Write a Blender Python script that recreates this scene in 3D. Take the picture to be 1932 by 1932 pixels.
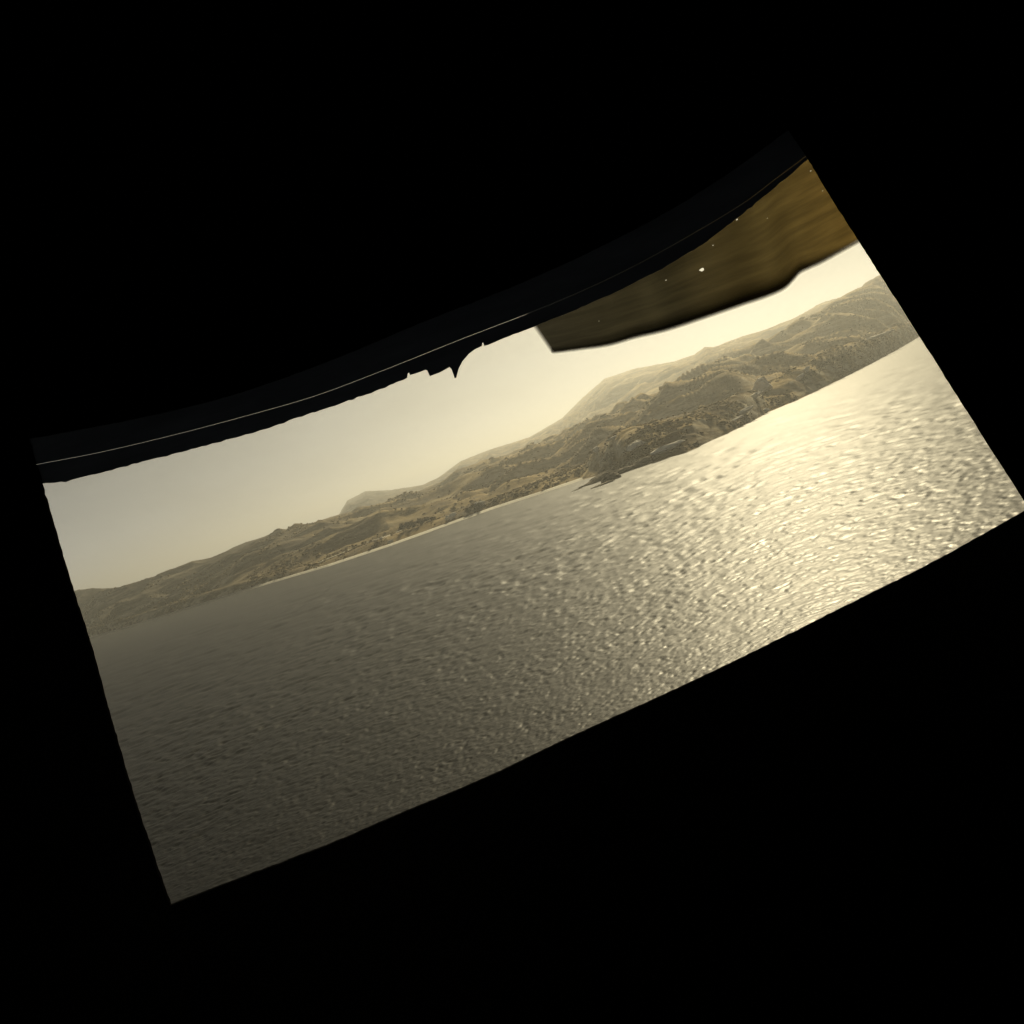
import bpy, bmesh, math, random
import numpy as np
from mathutils import Vector, Matrix

for o in list(bpy.data.objects):
    bpy.data.objects.remove(o, do_unlink=True)
SC = bpy.context.scene
COL = SC.collection
R = math.radians
rng = np.random.default_rng(7)
random.seed(7)

# ------------------------------------------------------------------ camera
EYE = 25.0                    # lookout height above the water
FPX = 2000.0                  # focal length in pixels of a 1932 px wide picture
ROLL, PITCH = R(20.0), R(-2.5)
fw = Vector((0, math.cos(PITCH), math.sin(PITCH)))
r0 = Vector((1, 0, 0)); u0 = r0.cross(fw)
CR = math.cos(ROLL) * r0 - math.sin(ROLL) * u0
CU = math.sin(ROLL) * r0 + math.cos(ROLL) * u0
cam_d = bpy.data.cameras.new('camera'); cam = bpy.data.objects.new('camera', cam_d)
COL.objects.link(cam); SC.camera = cam
cam_d.sensor_width = 36.0; cam_d.lens = 36.0 * FPX / 1932.0
cam_d.clip_start = 0.05; cam_d.clip_end = 60000
M = Matrix((CR, CU, -fw)).transposed().to_4x4(); M.translation = (0, 0, EYE)
cam.matrix_world = M

# ------------------------------------------------------------------ sky, sun, exposure
SUN_AZ, SUN_EL = R(15), R(31)        # azimuth from +Y (view axis) towards +X
world = bpy.data.worlds.new('World'); SC.world = world; world.use_nodes = True
nt = world.node_tree; nt.nodes.clear()
out = nt.nodes.new('ShaderNodeOutputWorld'); bg = nt.nodes.new('ShaderNodeBackground')
sky = nt.nodes.new('ShaderNodeTexSky'); sky.sky_type = 'NISHITA'; sky.sun_disc = False
sky.sun_elevation = SUN_EL; sky.sun_rotation = SUN_AZ
sky.air_density = 0.17; sky.dust_density = 0.02; sky.ozone_density = 1.0
bw = nt.nodes.new('ShaderNodeRGBToBW'); nt.links.new(sky.outputs[0], bw.inputs[0])
tc = nt.nodes.new('ShaderNodeTexCoord'); mp = nt.nodes.new('ShaderNodeMapping')
mp.inputs['Scale'].default_value = (1.6, 1.6, 5.0); mp.inputs['Location'].default_value = (0.35, 0.1, 0.2)
nt.links.new(tc.outputs['Generated'], mp.inputs[0])
nz = nt.nodes.new('ShaderNodeTexNoise'); nz.inputs['Scale'].default_value = 1.5; nz.inputs['Detail'].default_value = 5
nt.links.new(mp.outputs[0], nz.inputs[0])
mr = nt.nodes.new('ShaderNodeMapRange'); mr.inputs[1].default_value = 0.35; mr.inputs[2].default_value = 0.62
mr.inputs[3].default_value = 0.72; mr.inputs[4].default_value = 1.05
nt.links.new(nz.outputs[0], mr.inputs[0])
mul = nt.nodes.new('ShaderNodeMath'); mul.operation = 'MULTIPLY'
nt.links.new(bw.outputs[0], mul.inputs[0]); nt.links.new(mr.outputs[0], mul.inputs[1])
tint = nt.nodes.new('ShaderNodeMix'); tint.data_type = 'RGBA'; tint.blend_type = 'MULTIPLY'
tint.inputs[0].default_value = 1.0; tint.inputs[6].default_value = (0.93, 1.0, 1.05, 1)
nt.links.new(mul.outputs[0], tint.inputs[7])
nt.links.new(tint.outputs[2], bg.inputs['Color']); bg.inputs['Strength'].default_value = 0.105
nt.links.new(bg.outputs[0], out.inputs['Surface'])

sd = bpy.data.lights.new('sun', 'SUN'); so = bpy.data.objects.new('sun', sd); COL.objects.link(so)
sd.energy = 5; sd.angle = R(0.6); sd.color = (1.0, 0.86, 0.55)
sdir = Vector((math.sin(SUN_AZ) * math.cos(SUN_EL), math.cos(SUN_AZ) * math.cos(SUN_EL), math.sin(SUN_EL)))
so.rotation_euler = sdir.to_track_quat('Z', 'Y').to_euler()
so.location = (30, 40, 120)

vs = SC.view_settings
vs.view_transform = 'Standard'; vs.look = 'None'; vs.gamma = 1.0; vs.exposure = 0.0; vs.use_curve_mapping = False
SC.cycles.use_denoising = True
SC.cycles.use_adaptive_sampling = False
SC.cycles.max_bounces = 5; SC.cycles.volume_bounces = 0; SC.cycles.transparent_max_bounces = 12
SC.cycles.sample_clamp_indirect = 0.8; SC.cycles.sample_clamp_direct = 0.0

# ------------------------------------------------------------------ helpers
def ray(px, py):
    """direction in the place for a point of the 1932-wide picture"""
    return (fw + CR * ((px - 966.0) / FPX) + CU * ((966.0 - py) / FPX)).normalized()
def az_el(px, py):
    d = ray(px, py)
    return math.atan2(d.x, d.y), d.z / math.hypot(d.x, d.y)      # azimuth, tan(elevation)
def obj(name, verts, faces, mat=None, parent=None, smooth=False):
    me = bpy.data.meshes.new(name)
    me.from_pydata([tuple(v) for v in verts], [], [tuple(f) for f in faces]); me.update()
    if smooth: me.polygons.foreach_set('use_smooth', [True] * len(me.polygons))
    o = bpy.data.objects.new(name, me); COL.objects.link(o)
    if mat: me.materials.append(mat)
    if parent: o.parent = parent
    return o
def grid_obj(name, P, mat, smooth=True):
    """P: (rows, cols, 3) array of points"""
    n, m = P.shape[:2]
    me = bpy.data.meshes.new(name)
    idx = np.arange(n * m).reshape(n, m)
    q = np.stack([idx[:-1, :-1], idx[:-1, 1:], idx[1:, 1:], idx[1:, :-1]], -1).reshape(-1, 4)
    me.vertices.add(n * m); me.vertices.foreach_set('co', P.reshape(-1).astype(np.float32))
    me.loops.add(q.size); me.loops.foreach_set('vertex_index', q.reshape(-1).astype(np.int32))
    me.polygons.add(len(q)); me.polygons.foreach_set('loop_start', (np.arange(len(q)) * 4).astype(np.int32))
    me.update(calc_edges=True)
    me.polygons.foreach_set('use_smooth', [smooth] * len(q))
    o = bpy.data.objects.new(name, me); COL.objects.link(o); me.materials.append(mat)
    return o
def tag(o, label=None, cat=None, group=None, kind=None):
    if label: o['label'] = label
    if cat: o['category'] = cat
    if group: o['group'] = group
    if kind: o['kind'] = kind
    return o
def mat(name):
    m = bpy.data.materials.new(name); m.use_nodes = True
    b = m.node_tree.nodes['Principled BSDF']
    return m, m.node_tree, b
def N(t, kind, **kw):
    n = t.nodes.new(kind)
    for k, v in kw.items():
        n.inputs[k.replace('_', ' ')].default_value = v
    return n
def ramp(t, src, stops):
    r = t.nodes.new('ShaderNodeValToRGB'); e = r.color_ramp.elements
    while len(e) < len(stops): e.new(0.5)
    for k, (p, c) in enumerate(stops):
        e[k].position = p; e[k].color = (*c, 1)
    t.links.new(src, r.inputs[0]); return r
# value noise in numpy
_T = rng.random((256, 256))
def vnoise(x, y):
    xi = np.floor(x).astype(int); yi = np.floor(y).astype(int)
    fx = x - xi; fy = y - yi
    fx = fx * fx * (3 - 2 * fx); fy = fy * fy * (3 - 2 * fy)
    a = _T[xi & 255, yi & 255]; b = _T[(xi + 1) & 255, yi & 255]
    c = _T[xi & 255, (yi + 1) & 255]; d = _T[(xi + 1) & 255, (yi + 1) & 255]
    return (a * (1 - fx) + b * fx) * (1 - fy) + (c * (1 - fx) + d * fx) * fy
def fbm(x, y, o=5, ridge=False):
    s = 0; a = 1.0; t = 0
    for k in range(o):
        v = vnoise(x * 2 ** k + 17.3 * k, y * 2 ** k + 5.1 * k)
        if ridge: v = 1 - abs(2 * v - 1)
        s = s + a * v; t += a; a *= 0.5
    return s / t

# ------------------------------------------------------------------ materials
def mat_hill():
    m, t, b = mat('heath')
    tc = t.nodes.new('ShaderNodeTexCoord')
    n1 = N(t, 'ShaderNodeTexNoise', Scale=0.012, Detail=8.0, Roughness=0.65)
    n2 = N(t, 'ShaderNodeTexNoise', Scale=0.16, Detail=6.0, Roughness=0.7)
    t.links.new(tc.outputs['Object'], n1.inputs[0]); t.links.new(tc.outputs['Object'], n2.inputs[0])
    mp3 = N(t, 'ShaderNodeMapping', Scale=(0.25, 0.5, 1.6), Rotation=(0, R(14), 0)); t.links.new(tc.outputs['Object'], mp3.inputs[0])
    n3 = N(t, 'ShaderNodeTexNoise', Scale=0.10, Detail=5.0, Roughness=0.6); t.links.new(mp3.outputs[0], n3.inputs[0])
    m3 = N(t, 'ShaderNodeMix'); m3.data_type = 'FLOAT'; m3.inputs[0].default_value = 0.65
    t.links.new(n2.outputs[0], m3.inputs[2]); t.links.new(n3.outputs[0], m3.inputs[3])
    mx = N(t, 'ShaderNodeMix'); mx.data_type = 'FLOAT'; mx.inputs[0].default_value = 0.45
    t.links.new(n1.outputs[0], mx.inputs[2]); t.links.new(m3.outputs[0], mx.inputs[3])
    r = ramp(t, mx.outputs[0], [(0.38, (0.045, 0.034, 0.014)), (0.47, (0.175, 0.112, 0.028)),
                                (0.53, (0.33, 0.225, 0.065)), (0.62, (0.50, 0.41, 0.25))])
    # dark grey over the western slopes, thinning out eastwards
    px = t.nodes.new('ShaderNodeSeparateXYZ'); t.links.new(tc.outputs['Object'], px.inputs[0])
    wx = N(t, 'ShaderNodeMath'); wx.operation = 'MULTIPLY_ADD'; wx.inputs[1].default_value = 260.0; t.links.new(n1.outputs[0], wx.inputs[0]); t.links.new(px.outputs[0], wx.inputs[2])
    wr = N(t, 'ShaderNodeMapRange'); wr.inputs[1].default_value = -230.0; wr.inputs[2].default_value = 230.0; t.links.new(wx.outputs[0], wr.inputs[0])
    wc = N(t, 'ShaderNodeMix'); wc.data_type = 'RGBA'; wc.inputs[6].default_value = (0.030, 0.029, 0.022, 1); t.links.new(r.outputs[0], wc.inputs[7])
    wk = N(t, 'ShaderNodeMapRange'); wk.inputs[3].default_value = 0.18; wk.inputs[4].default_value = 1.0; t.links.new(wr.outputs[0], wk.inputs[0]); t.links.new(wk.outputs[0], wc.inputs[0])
    # bare rock on steep faces
    g = t.nodes.new('ShaderNodeNewGeometry'); sx = t.nodes.new('ShaderNodeSeparateXYZ')
    t.links.new(g.outputs['Normal'], sx.inputs[0])
    st = N(t, 'ShaderNodeMapRange'); st.inputs[1].default_value = 0.86; st.inputs[2].default_value = 0.66
    t.links.new(sx.outputs[2], st.inputs[0])
    mm = N(t, 'ShaderNodeMix'); mm.data_type = 'RGBA'; mm.inputs[7].default_value = (0.62, 0.56, 0.42, 1)
    k = N(t, 'ShaderNodeMath'); k.operation = 'MULTIPLY'
    pk = N(t, 'ShaderNodeMapRange'); pk.inputs[1].default_value = 0.44; pk.inputs[2].default_value = 0.58; t.links.new(n3.outputs[0], pk.inputs[0])
    t.links.new(st.outputs[0], k.inputs[0]); t.links.new(pk.outputs[0], k.inputs[1])
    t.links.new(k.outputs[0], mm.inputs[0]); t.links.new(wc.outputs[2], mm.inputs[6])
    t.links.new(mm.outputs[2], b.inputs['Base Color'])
    bp = N(t, 'ShaderNodeBump', Strength=0.7, Distance=1.5); t.links.new(n2.outputs[0], bp.inputs['Height'])
    t.links.new(bp.outputs[0], b.inputs['Normal'])
    b.inputs['Roughness'].default_value = 0.95; b.inputs['Specular IOR Level'].default_value = 0.15
    return m
def mat_noise(name, stops, scale, rough=0.9, bump=0.6, dist=0.2, coord='Object', stretch=(1, 1, 1)):
    m, t, b = mat(name)
    tc = t.nodes.new('ShaderNodeTexCoord'); mpn = N(t, 'ShaderNodeMapping', Scale=stretch)
    t.links.new(tc.outputs[coord], mpn.inputs[0])
    n = N(t, 'ShaderNodeTexNoise', Scale=scale, Detail=7.0, Roughness=0.65); t.links.new(mpn.outputs[0], n.inputs[0])
    r = ramp(t, n.outputs[0], stops); t.links.new(r.outputs[0], b.inputs['Base Color'])
    bp = N(t, 'ShaderNodeBump', Strength=bump, Distance=dist); t.links.new(n.outputs[0], bp.inputs['Height'])
    t.links.new(bp.outputs[0], b.inputs['Normal'])
    b.inputs['Roughness'].default_value = rough; b.inputs['Specular IOR Level'].default_value = 0.15
    return m
def mat_water():
    m, t, b = mat('lake_water')
    b.inputs['Base Color'].default_value = (0.0008, 0.0008, 0.0007, 1)
    b.inputs['Roughness'].default_value = 0.44; b.inputs['IOR'].default_value = 1.33; b.inputs['Specular IOR Level'].default_value = 0.07
    b.inputs['Coat Weight'].default_value = 0.15; b.inputs['Coat Roughness'].default_value = 0.31; b.inputs['Coat IOR'].default_value = 1.25
    tc = t.nodes.new('ShaderNodeTexCoord')
    h = None
    for sc, amp, st, det in ((1.6, 0.05, (0.5, 1, 1), 3), (4.5, 0.02, (0.6, 1, 1), 3)):
        mpn = N(t, 'ShaderNodeMapping', Scale=st, Rotation=(0, 0, R(6)), Location=(sc * 31, sc * 7, 0))
        t.links.new(tc.outputs['Object'], mpn.inputs[0])
        n = N(t, 'ShaderNodeTexNoise', Scale=sc, Detail=float(det), Roughness=0.55); t.links.new(mpn.outputs[0], n.inputs[0])
        k = N(t, 'ShaderNodeMath'); k.operation = 'MULTIPLY_ADD'; k.inputs[1].default_value = amp
        t.links.new(n.outputs[0], k.inputs[0])
        if h is None: k.inputs[2].default_value = 0
        else: t.links.new(h, k.inputs[2])
        h = k.outputs[0]
    bp = N(t, 'ShaderNodeBump', Strength=1.0, Distance=1.0); t.links.new(h, bp.inputs['Height'])
    t.links.new(bp.outputs[0], b.inputs['Normal']); t.links.new(bp.outputs[0], b.inputs['Coat Normal'])
    return m
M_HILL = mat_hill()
M_WATER = mat_water()
M_ROCK = mat_noise('pale_rock', [(0.3, (0.72, 0.66, 0.54)), (0.5, (0.86, 0.82, 0.72)), (0.75, (0.92, 0.89, 0.80))], 0.5, bump=0.35, dist=0.3)
M_DROCK = mat_noise('brown_rock', [(0.3, (0.06, 0.05, 0.03)), (0.6, (0.16, 0.13, 0.085)), (0.75, (0.3, 0.26, 0.19))], 0.5, dist=0.5)
M_SAND_GLEAM = mat_noise('pale_shingle', [(0.3, (0.62, 0.59, 0.50)), (0.7, (0.80, 0.77, 0.68))], 0.6)
M_SCRUB = mat_noise('scrub_leaf', [(0.3, (0.075, 0.054, 0.018)), (0.5, (0.18, 0.125, 0.04)), (0.72, (0.28, 0.20, 0.07))], 0.05, bump=0.3)
M_LEAF = mat_noise('tree_leaf', [(0.3, (0.012, 0.013, 0.008)), (0.7, (0.05, 0.045, 0.024))], 0.4, bump=0.3)
M_BARK = mat_noise('bark', [(0.3, (0.03, 0.025, 0.018)), (0.7, (0.08, 0.066, 0.045))], 2.0)
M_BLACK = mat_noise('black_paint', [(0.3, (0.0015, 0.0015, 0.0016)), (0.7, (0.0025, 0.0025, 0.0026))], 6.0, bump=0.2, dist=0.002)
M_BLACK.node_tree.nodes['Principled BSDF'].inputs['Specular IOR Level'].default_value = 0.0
M_BOARD = mat_noise('dark_board', [(0.3, (0.12, 0.15, 0.23)), (0.7, (0.19, 0.24, 0.37))], 9.0, bump=0.2, dist=0.002, stretch=(0.2, 1, 1))

# ------------------------------------------------------------------ the lie of the land, in bearings from the lookout
def prof(pts):
    a = np.array([az_el(*p) for p in pts]); k = np.argsort(a[:, 0])
    a = a[k]
    return lambda phi: np.interp(phi, a[:, 0], a[:, 1])
SHORE = prof([(60, 1240), (160, 1206), (220, 1190), (350, 1150), (500, 1103), (620, 1068), (735, 1030), (860, 985), (930, 960),
              (1030, 928), (1095, 906), (1130, 897), (1180, 888), (1215, 879), (1265, 863),
              (1320, 843), (1380, 815), (1420, 795), (1450, 777), (1500, 757), (1560, 728), (1640, 688), (1700, 655), (1738, 632), (1800, 592), (1870, 560)])
BENCH = prof([(60, 1215), (140, 1193), (220, 1172), (300, 1146), (450, 1098), (608, 1060), (694, 1025), (758, 1002), (860, 968), (930, 940),
              (1000, 915), (1060, 893), (1105, 878), (1126, 850), (1167, 817), (1239, 796), (1311, 784), (1390, 752), (1455, 726),
              (1530, 685), (1578, 660), (1626, 649), (1674, 627), (1732, 605), (1800, 565), (1870, 540)])
MID = prof([(60, 1140), (140, 1117), (175, 1109), (240, 1107), (300, 1087), (400, 1052), (440, 1032), (520, 1004), (590, 988), (640, 975),
            (700, 956), (800, 930), (870, 896), (920, 876), (1000, 850), (1060, 832), (1110, 812), (1200, 775), (1280, 735), (1362, 685),
            (1458, 652), (1530, 603), (1600, 558), (1662, 520), (1720, 488), (1800, 450), (1870, 420)])
FAR = prof([(60, 1180), (300, 1110), (500, 1025), (590, 987), (640, 971), (655, 945), (690, 927), (740, 925), (800, 915), (830, 900), (870, 870),
            (920, 850), (1000, 825), (1060, 790), (1100, 750), (1140, 715), (1200, 695), (1270, 683), (1310, 670), (1330, 655), (1350, 655),
            (1400, 635), (1450, 620), (1500, 600), (1550, 572), (1600, 557), (1664, 530), (1740, 500), (1870, 440)])
def shore_d(phi): return EYE / np.maximum(-SHORE(phi), 0.008)
def mid_w(phi): return 420.0 + 520.0 * sstep((phi + 0.30) / 0.30)      # how far back the middle crest stands
def sstep(t): t = np.clip(t, 0, 1); return t * t * (3 - 2 * t)
def height(phi, d, far=False):
    S = shore_d(phi); s = d - S
    x = d * np.sin(phi); y = d * np.cos(phi)
    n_big = fbm(x / 150 + 0.3 * y / 70, y / 80, 3, True) - 0.55
    n_sm = fbm(x / 60 + 9 + 0.4 * y / 26, y / 26 + 3, 4, True) - 0.55
    right = sstep((phi + 0.02) / 0.2)
    if far:
        C = S + 3400.0 - 1500.0 * sstep((phi - 0.10) / 0.16); W = 0.66 * (C - S)
        Hc = EYE + C * FAR(phi)
        t = (d - (C - W)) / W
        h = Hc * np.where(t < 1, np.clip(t, -0.2, 1) ** 1.0 * (1.35 - 0.35 * np.clip(t, -0.2, 1)), 1 - 0.25 * (t - 1))
        e = np.clip(1 - np.abs(t - 1) * 1.0, 0, 1)
        return h + n_big * 90 * np.clip(1 - np.clip(t, 0, 1), 0, 1) * np.clip(t * 4, 0, 1) + n_sm * 5.0 - 3.0 * np.clip(1 - t, 0, 1)
    wb = 26 + 40 * right
    Cb = S + wb
    Hb = EYE + Cb * BENCH(phi)
    tb = s / wb
    up = np.clip(tb, 0, 1)
    hb = Hb * np.where(tb < 1, (1 - (1 - up) ** 1.7), 1 - 0.10 * np.clip(tb - 1, 0, 4))
    hb = hb + n_sm * (1.5 + 8.5 * right) * np.clip(tb * 2, 0, 1) * np.clip((2.5 - tb), 0.3, 1)
    Wm = mid_w(phi); Cm = S + Wm
    Hm = EYE + Cm * MID(phi)
    tm = (s - wb * 0.6) / (Wm - wb * 0.6)
    u = np.clip(tm, 0, 1)
    hm = Hm * np.where(tm < 1, 0.30 * u + 0.70 * (u ** 1.15), 1 - 0.5 * np.clip(tm - 1, 0, 2))
    hm = hm + (n_big * (40 + 26 * right) + n_sm * (5 + 5 * right)) * np.clip(u * 4, 0, 1) * np.clip((1.05 - u) * 3, 0.08, 1)
    k = 4.0
    h = np.logaddexp(hb / k, hm / k) * k - k * 0.69 * np.clip(1 - np.abs(hb - hm) / 12, 0, 1)
    h = np.where(s < 0, -0.25 * np.clip(-s, 0, 20), h * sstep(s / 5.0 + 0.02))
    return h
PH0, PH1 = az_el(60, 1170)[0] - 0.04, az_el(1870, 540)[0] + 0.06
phi = np.linspace(PH0, PH1, 960)
def terrain(name, offs, far):
    o2 = offs[:, None] * np.ones_like(phi)[None, :]
    if not far: o2 = np.where(o2 > 90, 90 + (o2 - 90) / 330.0 * (1.22 * mid_w(phi)[None, :] - 90), o2)
    ds = shore_d(phi)[None, :] + o2
    ph = np.broadcast_to(phi[None, :], ds.shape)
    h = height(ph, ds, far)
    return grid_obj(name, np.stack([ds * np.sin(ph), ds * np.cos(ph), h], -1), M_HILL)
off_near = np.concatenate([np.linspace(-12, 0, 5), np.linspace(0.6, 90, 110), np.linspace(92, 420, 215)])
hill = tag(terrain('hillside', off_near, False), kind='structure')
off_far = np.linspace(700, 4200, 220)
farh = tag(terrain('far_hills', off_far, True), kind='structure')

def hit(px, py, far=False):
    """where the sight line through a point of the picture meets the land"""
    a, e = az_el(px, py)
    S = float(shore_d(np.array([a]))[0])
    if e < 0 and EYE / -e < S - 1.0:                 # out on the water
        dd = EYE / -e; return Vector((dd * math.sin(a), dd * math.cos(a), 0.0)), dd
    d = np.linspace(S - 5, S + 1000, 2400)
    h = height(np.full_like(d, a), d); z = EYE + d * e
    k = np.nonzero(h >= z)[0]
    dd = d[k[0]] if len(k) else (EYE / -e if e < 0 else S + 100)
    hh = float(height(np.array([a]), np.array([dd]))[0])
    return Vector((dd * math.sin(a), dd * math.cos(a), max(hh, 0.0))), dd

# ------------------------------------------------------------------ water and shore gleam
# wind-ruffled surface: a fan of fine facets in front, each wave length carried only where the facets can hold it
wa = np.linspace(R(-33), R(33), 1000)
dep = np.concatenate([np.linspace(0.40, 0.032, 610), np.geomspace(0.0315, 0.007, 50)])
wd = EYE / dep
gap = np.abs(np.gradient(wd))[:, None]
A_, D_ = np.meshgrid(wa, wd)
WX, WYY = D_ * np.sin(A_), D_ * np.cos(A_)
patch = 0.65 + 0.7 * fbm(WX / 60 + 4, WYY / 90 + 8, 3)
z = np.zeros_like(WX)
for k, (lam, slope) in enumerate(((0.46, 0.32), (0.72, 0.34), (1.15, 0.33), (1.9, 0.31), (3.2, 0.29), (5.6, 0.26), (10.0, 0.20), (18.0, 0.14))):
    w_ = np.clip((lam / gap - 1.2) / 1.6, 0, 1) * np.clip(1.3 - lam / (gap * 3.4), 0.05, 1)
    a_ = R((5, -7, 9, -4, 6, -5, 3, 0)[k]); ca, sa = math.cos(a_), math.sin(a_)
    X_ = (WX * ca + WYY * sa) / np.maximum(lam * 0.85, 0.0032 * D_); Y_ = (-WX * sa + WYY * ca) / lam
    n1 = vnoise(X_ * 1.0 + 13 * k, Y_ * 1.0 + 7 * k); n2 = vnoise(X_ * 1.31 + 40 + k, Y_ * 1.27 + 3 * k)
    q = 1 - np.abs(n1 + n2 - 1.0) * 1.6                       # short peaked crests
    z += w_ * slope * lam * 0.62 * (0.55 * q + 0.9 * (n2 - 0.5)) * patch
z *= np.interp(D_, [0, 200, 420, 800], [1, 1, 0.85, 0.45])
z -= z[:, ::7].mean()
water = grid_obj('water', np.stack([WX, WYY, z * np.clip((3400 - D_) / 400, 0, 1)], -1), M_WATER)
bmw = bmesh.new(); bmw.from_mesh(water.data)
bmw.faces.new([bmw.verts.new(c) for c in ((-9000, -3000, -1.2), (9000, -3000, -1.2), (9000, 12000, -1.2), (-9000, 12000, -1.2))])
bmw.to_mesh(water.data); bmw.free()
tag(water, kind='structure')
pb = phi[(phi > az_el(150, 1208)[0]) & (phi < az_el(1100, 905)[0])]
rows = []
for o_, z_ in ((-8.0, -0.5), (-2.8, 0.3), (0.6, 0.9), (2.2, 1.25), (3.4, 0.2)):
    ds = shore_d(pb) + o_ * (0.85 + 0.3 * vnoise(pb * 60, pb * 0 + o_ * 0))
    rows.append(np.stack([ds * np.sin(pb), ds * np.cos(pb), np.full_like(ds, z_)], -1))
gleam_strip = tag(grid_obj('beach', np.array(rows), M_SAND_GLEAM), kind='structure')  # pale strip added for the bright reflection on calm water along the shore
# pale track above the shore on the left
tp = [hit(*p)[0] for p in ((600, 1063), (640, 1047), (668, 1035), (694, 1024), (720, 1016), (740, 1009), (758, 1002))]
v, f = [], []
for k, p in enumerate(tp):
    v += [p + Vector((0, -0.9, 0.55)), p + Vector((0, 1.2, 0.75)), p + Vector((0, 1.4, -0.6)), p + Vector((0, -1.1, -0.6))]
    if k: a = 4 * k; f += [(a - 4, a, a + 1, a - 3), (a - 3, a + 1, a + 2, a - 2), (a - 1, a + 3, a, a - 4)]
tag(obj('track', v, f, M_SAND_GLEAM), kind='structure')

# ------------------------------------------------------------------ rocks
def rock_mesh(name, size, seed, flat=0.5, m=M_ROCK):
    bm = bmesh.new(); bmesh.ops.create_icosphere(bm, subdivisions=3, radius=1.0)
    r_ = np.random.default_rng(seed); ax = [Vector(r_.normal(size=3)).normalized() for _ in range(9)]
    cut = r_.uniform(0.5, 0.85, 9)
    for vv in bm.verts:
        c = vv.co.copy()
        for a, q in zip(ax, cut):                 # chop to facets
            dd = c.dot(a)
            if dd > q: c -= a * (dd - q) * 0.92
        c *= 1 + 0.09 * math.sin(9 * c.x + seed) * math.sin(8 * c.y) + 0.05 * math.sin(21 * c.z + seed)
        vv.co = Vector((c.x * size[0], c.y * size[1], c.z * size[2]))
    me = bpy.data.meshes.new(name); bm.to_mesh(me); bm.free(); me.materials.append(m)
    return me
ROCKS = [  # picture point, (length, depth, height) in metres, tilt, material, label
    (1127, 851, (2.6, 2, 2.2), 25, 'p', 'white wedge of rock on the brow above the rocky point'),
    (1158, 829, (4.5, 2, 1.1), 8, 'p', 'thin pale ledge on the brow uphill of the white wedge rock'),
    (1204, 844, (6, 3, 2.0), 10, 'p', 'broad pale rock patch on the slope right of the rocky point'),
    (1262, 848, (8, 3, 1.6), 5, 'p', 'long pale slab low above the shore right of the rocky point'),
    (1140, 901, (10, 6, 3.4), 15, 'd', 'large brown rock forming the knuckle of the rocky point'),
    (1155, 906, (6, 4, 3.2), -20, 'd', 'brown rock with blunt nose at the water on the rocky point'),
    (1124, 910, (9, 4, 1.9), 20, 'd', 'low dark slanting rock at the tip of the rocky point'),
    (1136, 916, (7.0, 2.5, 1.0), 5, 'd', 'flat brown ledge lying in the water below the rocky point'),
    (1104, 918, (6, 1.6, 0.8), 5, 'd', 'thin dark reef awash left of the rocky point'),
    (1085, 926, (4, 1.0, 0.4), 5, 'd', 'small outermost reef awash beyond the rocky point'),
    (1185, 889, (11, 5, 2.8), 0, 'd', 'brown shelf of rock at the waterline right of the blunt nosed rock'),
    (1218, 873, (8, 4, 2.4), 0, 'd', 'brown shore rock midway between the point and the long pale slab'),
    (1398, 782, (9.5, 3, 1.2), 12, 'p', 'long straight pale slab low on the right hand shore'),
    (1384, 795, (6, 2, 0.8), 12, 'p', 'short pale slab just below the long straight one'),
    (1438, 738, (8, 4, 5.0), 15, 'p', 'big pale cliff face on the right hand slope'),
    (1424, 753, (6, 3, 1.8), 25, 'p', 'bright pale ledge at the foot of the big cliff face'),
    (1522, 703, (4.0, 2, 2.0), 40, 'p', 'upper pale rock of a slanting pair right of the cliff face'),
    (1508, 716, (4.0, 2, 1.5), 40, 'p', 'lower pale rock of a slanting pair right of the cliff face'),
    (1445, 777, (3.4, 2, 1.2), 0, 'p', 'pinkish pale rock standing in the shallows below the cliff face'),
    (1603, 660, (3.0, 2, 1.8), 10, 'p', 'small bright white boulder high on the right hand brow'),
    (1645, 641, (12, 3, 1.6), 8, 'p', 'wide pale slab on the brow near the right edge'),
    (1668, 633, (10, 3, 1.6), 8, 'p', 'pale slab stepping up to the right of the wide brow slab'),
    (850, 980, (4.5, 2.5, 2.2), 30, 'p', 'pale rock above the beach right of the dark grove'),
    (905, 955, (4.0, 2.5, 2.2), 20, 'p', 'pale rock right end of the beach under the scrub'),
    (720, 1017, (1.5, 1.2, 1.1), 0, 'p', 'tiny white boulder at the end of the pale track'),
]
for k, (px, py, s, tl, mm, lab) in enumerate(ROCKS):
    p, dd = hit(px, py)
    o = bpy.data.objects.new('rock', rock_mesh('rock', s, 30 + k, m=M_ROCK if mm == 'p' else M_DROCK)); COL.objects.link(o)
    s = tuple(1.2 * q for q in s) if mm == 'p' else s
    o.scale = (1.2, 1.2, 1.2) if mm == 'p' else (1, 1, 1)
    o.location = p + Vector((0, s[1] * 0.1, s[2] * (0.5 if mm == 'p' else 0.2))); o.rotation_euler = (0, R(-tl) * 0.5, math.atan2(-p.x, p.y) + R(random.uniform(-12, 12)))
    tag(o, lab, 'rock', 'rocks along the shore')
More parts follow.
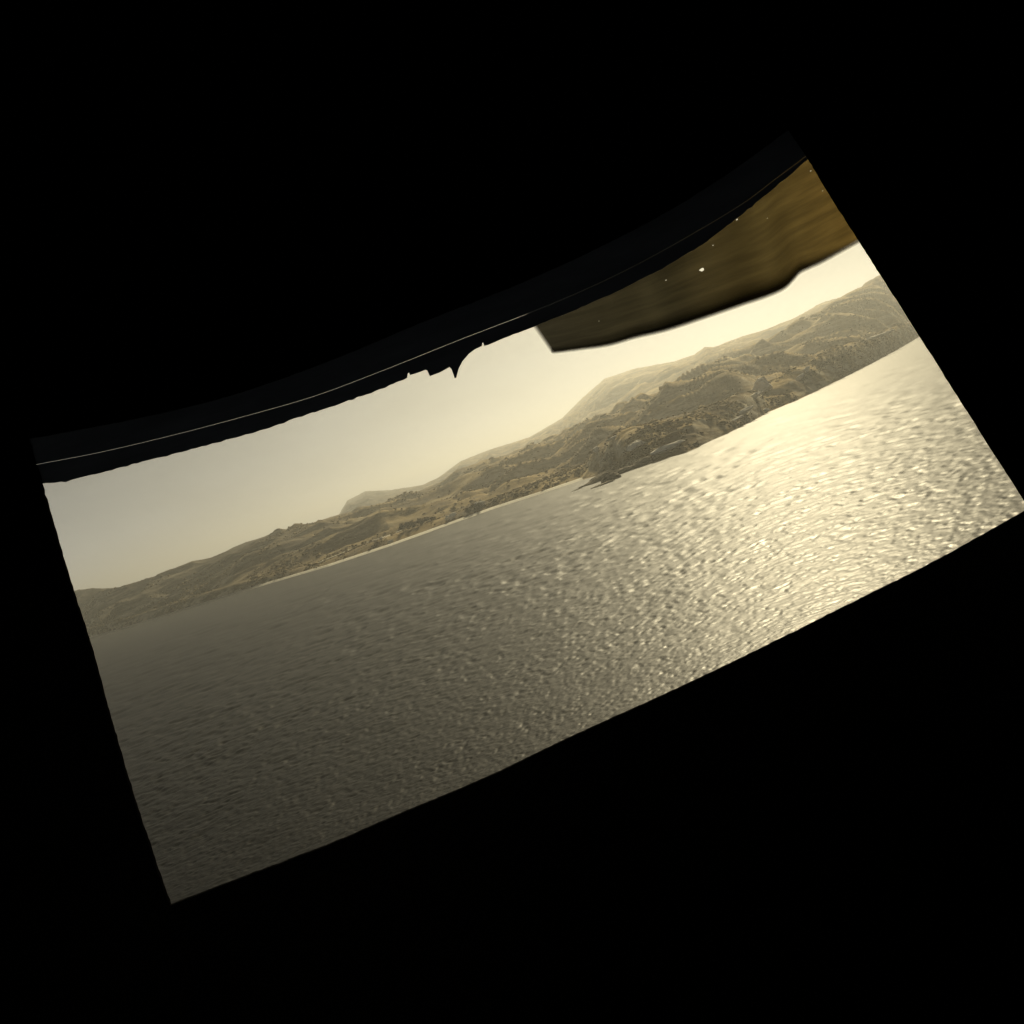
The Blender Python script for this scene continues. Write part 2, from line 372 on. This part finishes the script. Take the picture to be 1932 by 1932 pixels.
# stone steps down to the shore
root = bpy.data.objects.new('stone_steps', None); COL.objects.link(root)
p, _ = hit(737, 1024); root.location = p
tag(root, 'pale stone steps leading down to the beach below the track', 'steps')
for k in range(5):
    w, dp, hh = 2.1 - 0.15 * k, 1.3, 0.5
    c = Vector((0.25 * math.sin(k * 2.1), 2.6 - 1.5 * k, 1.2 - 1.05 * k))
    v = [c + Vector((sx * w, sy * dp * 0.6, sz * hh)) for sz in (-1, 1) for sx, sy in ((-1, -1), (1, -0.85), (0.92, 1), (-1.05, 0.9))]
    obj('step', v, [(3, 2, 1, 0), (4, 5, 6, 7), (0, 1, 5, 4), (1, 2, 6, 5), (2, 3, 7, 6), (3, 0, 4, 7)], M_SAND_GLEAM, root)

# ------------------------------------------------------------------ scrub (nobody could count it) and the trees one can make out
bm = bmesh.new(); bmesh.ops.create_icosphere(bm, subdivisions=1, radius=1.0); bm.verts.ensure_lookup_table()
IV = np.array([v.co[:] for v in bm.verts]); IF = np.array([[v.index for v in f.verts] for f in bm.faces]); bm.free()
def scrub(n):
    a = rng.uniform(PH0 + 0.03, PH1 - 0.03, n)
    off = np.where(rng.random(n) < 0.5, rng.uniform(3, 95, n), 60 + (0.70 * mid_w(a) - 60) * rng.random(n))
    S = shore_d(a); d = S + off
    x, y = d * np.sin(a), d * np.cos(a)
    keep = fbm(x / 45 + 3, y / 30, 3) + 0.05 * rng.normal(size=n) > 0.54
    a, d, x, y, off = a[keep], d[keep], x[keep], y[keep], off[keep]
    h = height(a, d); m_ = len(a)
    sc = rng.lognormal(-0.6, 0.45, m_) * np.clip(0.9 + off / 600, 0.9, 1.7)
    r3 = np.stack([sc * rng.uniform(0.9, 1.9, m_), sc * rng.uniform(0.8, 1.4, m_), sc * rng.uniform(0.5, 0.95, m_)], -1)
    V = IV[None] * (1 + 0.35 * rng.normal(size=(m_, len(IV), 1))) * r3[:, None, :] + np.stack([x, y, h + 0.25 * sc], -1)[:, None, :]
    F = IF[None] + (np.arange(m_) * len(IV))[:, None, None]
    return V.reshape(-1, 3), F.reshape(-1, 3)
V, F = scrub(30000)
me = bpy.data.meshes.new('scrub'); me.vertices.add(len(V)); me.vertices.foreach_set('co', V.reshape(-1).astype(np.float32))
me.loops.add(F.size); me.loops.foreach_set('vertex_index', F.reshape(-1).astype(np.int32))
me.polygons.add(len(F)); me.polygons.foreach_set('loop_start', (np.arange(len(F)) * 3).astype(np.int32)); me.update(calc_edges=True)
me.materials.append(M_SCRUB)
so_ = bpy.data.objects.new('scrub', me); COL.objects.link(so_)
tag(so_, 'low brown heather and scrub covering the hillside above the water', 'scrub', kind='stuff')

def tree(px, py, hgt, wid, seed, label, group):
    p, dd = hit(px, py)
    r_ = np.random.default_rng(seed)
    root = bpy.data.objects.new('tree', None); COL.objects.link(root); root.location = p
    tag(root, label, 'tree', group)
    v, f = [], []
    for k in range(5):
        z = hgt * 0.75 * k / 4; rr = 0.22 * (1 - 0.2 * k)
        for q in range(6): v.append((rr * math.cos(q * 1.047) + 0.12 * math.sin(k), rr * math.sin(q * 1.047), z - 0.4))
        if k:
            for q in range(6): a = 6 * k; f.append((a - 6 + q, a - 6 + (q + 1) % 6, a + (q + 1) % 6, a + q))
    obj('trunk', v, f, M_BARK, root)
    n = 420
    u = r_.normal(size=(n, 3)); u /= np.linalg.norm(u, axis=1)[:, None]
    lob = r_.integers(0, 7, n); lc = r_.normal(size=(7, 3)) * np.array([wid * 0.38, wid * 0.38, hgt * 0.16])
    c = lc[lob] + u * (r_.random((n, 1)) ** 0.4) * np.array([wid * 0.42, wid * 0.42, hgt * 0.24]) + np.array([0, 0, hgt * 0.6])
    c[:, 2] = np.maximum(c[:, 2], 0.15 * hgt)
    t1 = r_.normal(size=(n, 3)); t1 /= np.linalg.norm(t1, axis=1)[:, None]
    t2 = np.cross(t1, u); sz = r_.uniform(0.25, 0.6, (n, 1))
    V = np.stack([c - t1 * sz, c + t2 * sz * 0.6, c + t1 * sz, c - t2 * sz * 0.6], 1).reshape(-1, 3)
    obj('crown', V, np.arange(4 * n).reshape(n, 4), M_LEAF, root)
G1 = [(762, 1003), (770, 999), (779, 997), (788, 994), (797, 990), (806, 987), (815, 984)]
L1 = ['leftmost tree of the dark grove beside the end of the track', 'second tree from the left in the dark grove by the track', 'third tree from the left in the dark grove by the track',
      'middle tree of the dark grove above the beach', 'third tree from the right in the dark grove above the beach', 'second tree from the right in the dark grove above the beach',
      'rightmost and smallest tree of the dark grove above the beach']
for k, q in enumerate(G1): tree(*q, 6.2 - 0.35 * k, 4.6, 90 + k, L1[k], 'dark grove above the beach')
G2 = [(1516, 722), (1532, 712), (1546, 704), (1558, 695), (1569, 688), (1590, 676)]
L2 = ['leftmost dark bushy tree at the waterline on the right', 'second dark bushy tree from the left on the right hand shore', 'widest dark tree in the clump on the right hand shore',
      'dark tree just right of the widest one on the right hand shore', 'second dark tree from the right on the right hand shore', 'rightmost small dark tree on the right hand shore']
for k, q in enumerate(G2): tree(*q, (4.5, 5.5, 6.5, 6, 5.5, 4)[k], (5, 6, 8, 6.5, 6, 5)[k], 120 + k, L2[k], 'dark trees on the right hand shore')
G3 = [(886, 968), (896, 963), (906, 959), (1148, 872), (1156, 868)]
L3 = ['leftmost of three dark trees at the right end of the beach', 'middle one of three dark trees at the right end of the beach', 'rightmost of three dark trees at the right end of the beach',
      'dark tree in the gully left behind the rocky point', 'dark tree in the gully right behind the rocky point']
for k, q in enumerate(G3): tree(*q, 4.6, 4.4, 150 + k, L3[k], 'dark trees near the shore')

# ------------------------------------------------------------------ made-up dark room, its opening shaped to the black border round the view
WY = 5.5; KS = WY / 2.2                                             # wall plane, metres ahead of the eye
def onwall(px, py, y=WY):
    d = ray(px, py); return Vector((d.x / d.y * y, y, EYE + d.z / d.y * y))
def dense(pts, step=7.0, jit=0.0, seed=1):
    r_ = np.random.default_rng(seed); o_ = []
    for (x0, y0), (x1, y1) in zip(pts[:-1], pts[1:]):
        n = max(1, int(math.hypot(x1 - x0, y1 - y0) / step))
        for k in range(n):
            t = k / n; o_.append((x0 + (x1 - x0) * t + jit * r_.normal(), y0 + (y1 - y0) * t + jit * r_.normal()))
    o_.append(pts[-1]); return o_
def curve(pts, n=10):
    """Catmull-Rom through the points"""
    P = [np.array(p, float) for p in pts]; P = [2 * P[0] - P[1]] + P + [2 * P[-1] - P[-2]]
    o_ = []
    for k in range(1, len(P) - 2):
        for t in np.linspace(0, 1, n, endpoint=False):
            a, b, c, d = P[k - 1:k + 3]
            o_.append(tuple(0.5 * ((2 * b) + (c - a) * t + (2 * a - 5 * b + 4 * c - d) * t * t + (3 * b - a - 3 * c + d) * t ** 3)))
    o_.append(tuple(P[-2])); return o_
TOP = curve([(50, 828), (260, 788), (435, 745), (620, 680), (800, 605), (960, 542), (1100, 480), (1250, 403), (1380, 322), (1490, 242)])
RIGHT = curve([(1490, 242), (1524, 292), (1562, 355), (1625, 455), (1668, 522), (1738, 632), (1800, 730), (1852, 812), (1932, 937), (1946, 958)])
BOTTOM = curve([(1946, 958), (1925, 971), (1762, 1062), (1634, 1126), (1474, 1206), (1314, 1284), (1082, 1390), (923, 1466), (755, 1537), (635, 1589), (500, 1641), (399, 1679), (320, 1710)])
LEFT = curve([(320, 1710), (255, 1520), (205, 1350), (165, 1205), (135, 1115), (75, 910), (62, 870), (50, 828)])
OUTL = dense(TOP, 8, 0.3, 1)[:-1] + dense(RIGHT, 8, 0.35, 2)[:-1] + dense(BOTTOM, 8, 0.35, 3)[:-1] + dense(LEFT, 8, 0.5, 4)[:-1]
TH = 0.012 * KS
inner = [onwall(*p) for p in OUTL]
cx = sum(v.x for v in inner) / len(inner); cz = sum(v.z for v in inner) / len(inner)
X0, X1, Z0, Z1 = -6.0 * KS, 6.0 * KS, -1.0, EYE + 4.0 * KS
outer = []
for v in inner:
    dx, dz = v.x - cx, v.z - cz
    k = min((X1 - cx) / dx if dx > 0 else (X0 - cx) / dx if dx < 0 else 1e9, (Z1 - cz) / dz if dz > 0 else (Z0 - cz) / dz if dz < 0 else 1e9)
    outer.append(Vector((cx + dx * k, WY, cz + dz * k)))
n = len(inner); V = inner + outer + [v + Vector((0, TH, 0)) for v in inner] + [v + Vector((0, TH, 0)) for v in outer]
F = []
for k in range(n):
    j = (k + 1) % n
    F += [(k, j, n + j, n + k), (2 * n + k, 3 * n + k, 3 * n + j, 2 * n + j), (k, 2 * n + k, 2 * n + j, j)]
surround = obj('wall', V, F, M_BLACK)  # added surround standing in for the black border
tag(surround, 'pitch black wall with the wide slanting curved opening cut through it', 'wall')
def box(name, lo, hi, m, label, cat):
    v = [(x, y, z) for z in (lo[2], hi[2]) for x, y in ((lo[0], lo[1]), (hi[0], lo[1]), (hi[0], hi[1]), (lo[0], hi[1]))]
    o = obj(name, v, [(3, 2, 1, 0), (4, 5, 6, 7), (0, 1, 5, 4), (1, 2, 6, 5), (2, 3, 7, 6), (3, 0, 4, 7)], m)
    tag(o, kind='structure'); return o
zf, zc = EYE - 1.7 * KS, EYE + 3.0 * KS
BX, BY = 5.8 * KS, -4.0 * KS
M_FLOOR = mat_noise('grey_deck', [(0.3, (0.5, 0.5, 0.52)), (0.7, (0.62, 0.62, 0.64))], 4.0, dist=0.003, stretch=(0.3, 3, 1))
box('floor', (-BX, BY, zf - 0.2), (BX, WY - 0.002, zf), M_FLOOR, '', '')
box('ceiling', (-BX, BY, zc), (BX, WY - 0.002, zc + 0.2), M_FLOOR, '', '')
box('wall_back', (-BX, BY - 0.2, zf), (BX, BY - 0.002, zc), M_FLOOR, '', '')
box('wall_left', (-BX - 0.2, BY, zf), (-BX - 0.002, WY - 0.002, zc), M_FLOOR, '', '')
box('wall_right', (BX + 0.002, BY, zf), (BX + 0.2, WY - 0.002, zc), M_FLOOR, '', '')

# header of two added dark boards for the top edge band, hair-wide gap between
HAIR = curve([(40, 882), (65, 877), (190, 853), (330, 820), (470, 783), (600, 745), (740, 692), (870, 640), (1000, 590), (1100, 548), (1200, 500), (1300, 445), (1400, 385), (1460, 340), (1524, 292), (1560, 262)])
def resample(pts, xs):
    a = np.array(pts); return [(x, float(np.interp(x, a[:, 0], a[:, 1]))) for x in xs]
def strip(name, top, bot, y, th, m, parent=None):
    A = [onwall(*p, y) for p in top]; B = [onwall(*p, y) for p in bot]; k = len(A)
    V = A + B + [v + Vector((0, th, 0)) for v in A] + [v + Vector((0, th, 0)) for v in B]; F = []
    for i in range(k - 1):
        j = i + 1
        F += [(i, k + i, k + j, j), (2 * k + i, 2 * k + j, 3 * k + j, 3 * k + i), (i, j, 2 * k + j, 2 * k + i), (k + i, 3 * k + i, 3 * k + j, k + j)]
    F += [(0, 2 * k, 3 * k, k), (k - 1, 2 * k - 1, 4 * k - 1, 3 * k - 1)]
    return obj(name, V, F, m, parent)
LOW = dense([(20, 922), (75, 912), (125, 908), (190, 892), (250, 876), (380, 843), (500, 809), (640, 762), (700, 741), (768, 713)], 9, 0.7, 9) + \
      [(769.5, 704), (771.5, 703), (774, 707.5), (790, 702.5), (803, 697.5), (806, 699), (811, 709.5), (830, 702.5), (848, 692.5), (852, 697), (856, 708),
       (857.5, 713.5), (861, 712.5), (862.5, 706), (866, 694), (873, 681), (885, 667), (896, 659), (909.5, 652.5), (910, 646.5), (911.5, 646), (913.5, 652.2), (920, 651)] + \
      dense([(935, 644), (1003, 618), (1080, 587), (1166, 549), (1250, 506), (1326, 461), (1380, 420), (1426, 383), (1480, 339), (1524, 301), (1560, 272)], 9, 0.5, 11)
xs = np.arange(30, 1570, 6.0)
head = bpy.data.objects.new('header', None); COL.objects.link(head); head.location = onwall(800, 700, WY + 0.02 * KS)
tag(head, 'dark curved header of two boards across the top of the opening', 'header')
top_ext = [(x, y - 30) for x, y in resample(TOP + [(1600, 165)], xs)]
hair = resample(HAIR, xs)
b1 = strip('board', top_ext, [(x, y - 0.28) for x, y in hair], WY + 0.016 * KS, 0.002 * KS, M_BOARD)
lx = np.array([p[0] for p in LOW]);
hair2 = [(x, float(np.interp(x, *np.array(HAIR).T)) + 0.28) for x in lx]
b2 = strip('board', hair2, LOW, WY + 0.016 * KS, 0.002 * KS, M_BOARD)
for b_ in (b1, b2):
    b_.parent = head; b_.matrix_parent_inverse = Matrix.Translation(head.location).inverted()
    b_['label'] = 'upper plain board' if b_ is b1 else 'lower board with a notched and broken bottom edge'

# ------------------------------------------------------------------ canvas flap hanging outside
def mat_canvas():
    m, t, b = mat('brown_canvas')
    t.nodes.remove(b); o_ = t.nodes['Material Output']
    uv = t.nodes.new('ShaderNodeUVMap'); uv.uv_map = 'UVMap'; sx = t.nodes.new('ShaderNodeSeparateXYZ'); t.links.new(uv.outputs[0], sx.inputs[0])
    n = N(t, 'ShaderNodeTexNoise', Scale=3.0, Detail=6.0, Roughness=0.6)
    mpn = N(t, 'ShaderNodeMapping', Scale=(1.3, 4.5, 1)); t.links.new(uv.outputs[0], mpn.inputs[0]); t.links.new(mpn.outputs[0], n.inputs[0])
    # sunlight put into the colour: cloth grows brighter and more amber rightwards
    sun_ramp = ramp(t, sx.outputs[0], [(0.0, (0.030, 0.029, 0.023)), (0.35, (0.042, 0.038, 0.024)), (0.65, (0.080, 0.062, 0.026)), (1.0, (0.16, 0.108, 0.034))])
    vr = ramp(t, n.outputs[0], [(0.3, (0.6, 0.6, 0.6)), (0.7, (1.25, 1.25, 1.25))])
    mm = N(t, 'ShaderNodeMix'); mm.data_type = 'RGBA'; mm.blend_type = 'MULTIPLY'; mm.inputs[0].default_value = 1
    t.links.new(sun_ramp.outputs[0], mm.inputs[6]); t.links.new(vr.outputs[0], mm.inputs[7])
    df = N(t, 'ShaderNodeBsdfDiffuse'); tr = N(t, 'ShaderNodeBsdfTranslucent')
    t.links.new(mm.outputs[2], df.inputs[0]); t.links.new(mm.outputs[2], tr.inputs[0])
    ms = N(t, 'ShaderNodeMixShader'); ms.inputs[0].default_value = 0.6
    t.links.new(df.outputs[0], ms.inputs[1]); t.links.new(tr.outputs[0], ms.inputs[2])
    # moth holes, ragged
    nh = N(t, 'ShaderNodeTexNoise', Scale=60.0, Detail=2.0); t.links.new(uv.outputs[0], nh.inputs[0])
    dv = N(t, 'ShaderNodeVectorMath'); dv.operation = 'SCALE'; dv.inputs[3].default_value = 0.014; t.links.new(nh.outputs['Color'], dv.inputs[0])
    uq = N(t, 'ShaderNodeVectorMath'); uq.operation = 'ADD'; t.links.new(uv.outputs[0], uq.inputs[0]); t.links.new(dv.outputs[0], uq.inputs[1])
    lt = None
    for u_, v_, r_ in HOLES:
        sb = N(t, 'ShaderNodeVectorMath'); sb.operation = 'SUBTRACT'; t.links.new(uq.outputs[0], sb.inputs[0]); sb.inputs[1].default_value = (u_ + 0.007, v_ + 0.007, 0.007)
        sl = N(t, 'ShaderNodeVectorMath'); sl.operation = 'MULTIPLY'; t.links.new(sb.outputs[0], sl.inputs[0]); sl.inputs[1].default_value = (1.0, 0.55, 0.0)
        ln = N(t, 'ShaderNodeVectorMath'); ln.operation = 'LENGTH'; t.links.new(sl.outputs[0], ln.inputs[0])
        c_ = N(t, 'ShaderNodeMath'); c_.operation = 'LESS_THAN'; c_.inputs[1].default_value = r_; t.links.new(ln.outputs['Value'], c_.inputs[0])
        if lt is None: lt = c_
        else:
            m_ = N(t, 'ShaderNodeMath'); m_.operation = 'MAXIMUM'; t.links.new(lt.outputs[0], m_.inputs[0]); t.links.new(c_.outputs[0], m_.inputs[1]); lt = m_
    # frayed border: attribute "fray" is 1 at the free edges
    at = t.nodes.new('ShaderNodeAttribute'); at.attribute_name = 'fray'
    mx = N(t, 'ShaderNodeMath'); mx.operation = 'MAXIMUM'; t.links.new(lt.outputs[0], mx.inputs[0]); t.links.new(at.outputs['Fac'], mx.inputs[1])
    tp_ = N(t, 'ShaderNodeBsdfTransparent'); m2 = N(t, 'ShaderNodeMixShader')
    t.links.new(mx.outputs[0], m2.inputs[0]); t.links.new(ms.outputs[0], m2.inputs[1]); t.links.new(tp_.outputs[0], m2.inputs[2])
    t.links.new(m2.outputs[0], o_.inputs['Surface'])
    return m
M_HEM = mat_noise('doubled_canvas', [(0.3, (0.010, 0.008, 0.004)), (0.7, (0.022, 0.018, 0.008))], 6.0)
FB = curve([(1040, 667), (1050, 668), (1100, 662), (1150, 655), (1200, 641), (1260, 627), (1330, 604), (1400, 580), (1450, 563), (1480, 549), (1497, 533), (1510, 519), (1530, 509), (1550, 500), (1590, 478), (1625, 458), (1700, 410)], 8)
FT = (936, 520), (1640, 120)
NB = len(FB); NV = 40; FY = 3.4 * KS
HPX = [(1327, 512, 5.0), (1250, 535, 1.6), (1389, 411, 2.0), (1342, 465, 1.4), (1455, 408, 1.3), (1185, 640, 1.2), (1130, 602, 1.2), (1525, 330, 1.5), (1548, 365, 1.6), (1428, 372, 1.3)]
P = np.zeros((NV, NB, 3)); UV = np.zeros((NV, NB, 2)); FR = np.zeros((NV, NB))
arc = np.cumsum([0] + [math.dist(FB[k], FB[k - 1]) for k in range(1, NB)]); arc /= arc[-1]
vv = np.concatenate([np.linspace(0, 0.94, NV - 8), np.linspace(0.955, 1.0, 8)])
for i, v_ in enumerate(vv):
    for j in range(NB):
        tx = FT[0][0] + (FT[1][0] - FT[0][0]) * arc[j]; ty = FT[0][1] + (FT[1][1] - FT[0][1]) * arc[j]
        x = tx + (FB[j][0] - tx) * v_; y = ty + (FB[j][1] - ty) * v_
        fold = 0.05 * math.sin(arc[j] * 11 + v_ * 1.5) + 0.10 * v_ * v_ + 0.02 * math.sin(arc[j] * 31 + 2 * v_)
        P[i, j] = onwall(x, y, FY + fold * KS); UV[i, j] = (arc[j], v_)
        e = min(1.0, (1 - v_) / 0.035, arc[j] / 0.012)
        FR[i, j] = 1 - e
HOLES = []
for hx, hy, hr in HPX:                               # cloth coordinates of the holes
    t_ = onwall(hx, hy, FY + 0.05 * KS); q = ((P[:, :, [0, 2]] - np.array([t_.x, t_.z])) ** 2).sum(-1); i, j = np.unravel_index(q.argmin(), q.shape)
    HOLES.append((UV[i, j, 0], UV[i, j, 1], hr / 1000.0))
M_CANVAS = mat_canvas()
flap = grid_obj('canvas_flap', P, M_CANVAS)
me = flap.data; uvl = me.uv_layers.new(name='UVMap'); li = np.zeros(len(me.loops), np.int32); me.loops.foreach_get('vertex_index', li)
uvl.data.foreach_set('uv', UV.reshape(-1, 2)[li].reshape(-1).astype(np.float32))
at = me.attributes.new('fray', 'FLOAT', 'POINT'); at.data.foreach_set('value', FR.reshape(-1).astype(np.float32))
tag(flap, 'brown translucent canvas flap hanging across the upper right of the opening', 'awning')
# turned-up hem: a second layer of cloth along the free edge, its loose upper border thinning out
HW = lambda x: float(np.interp(x, [1040, 1150, 1300, 1400, 1480, 1525, 1625, 1700], [17, 27, 44, 56, 52, 34, 14, 12]))
hv = np.linspace(0, 1, 14); P = np.zeros((14, NB, 3)); FR = np.zeros((14, NB)); UV = np.zeros((14, NB, 2))
for i, v_ in enumerate(hv):
    for j in range(NB):
        w = HW(FB[j][0])
        P[i, j] = onwall(FB[j][0], FB[j][1] - 1 - w * v_, FY + (0.05 + 0.05 * math.sin(arc[j] * 11 + 1.5)) * KS)
        FR[i, j] = 1 - min(1.0, v_ * w / 8.0, ((1 - v_) / 0.75) ** 1.3); UV[i, j] = (arc[j], v_ * 0.1)
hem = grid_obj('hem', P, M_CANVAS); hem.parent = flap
me = hem.data; uvl = me.uv_layers.new(name='UVMap'); li = np.zeros(len(me.loops), np.int32); me.loops.foreach_get('vertex_index', li)
uvl.data.foreach_set('uv', UV.reshape(-1, 2)[li].reshape(-1).astype(np.float32))
at = me.attributes.new('fray', 'FLOAT', 'POINT'); at.data.foreach_set('value', FR.reshape(-1).astype(np.float32))
hem['label'] = 'dark doubled hem along the bottom edge'

# ------------------------------------------------------------------ the hazy air
m = bpy.data.materials.new('hazy_air'); m.use_nodes = True; t = m.node_tree; t.nodes.clear()
o_ = t.nodes.new('ShaderNodeOutputMaterial'); pv = t.nodes.new('ShaderNodeVolumePrincipled')
pv.inputs['Color'].default_value = (0.92, 0.93, 0.90, 1); pv.inputs['Density'].default_value = 0.00024; pv.inputs['Anisotropy'].default_value = 0.76
t.links.new(pv.outputs[0], o_.inputs['Volume'])
lo, hi = (-9500, -3500, -8), (9500, 12500, 300)
v = [(x, y, z) for z in (lo[2], hi[2]) for x, y in ((lo[0], lo[1]), (hi[0], lo[1]), (hi[0], hi[1]), (lo[0], hi[1]))]
hz = obj('haze', v, [(3, 2, 1, 0), (4, 5, 6, 7), (0, 1, 5, 4), (1, 2, 6, 5), (2, 3, 7, 6), (3, 0, 4, 7)], m)
tag(hz, kind='stuff')
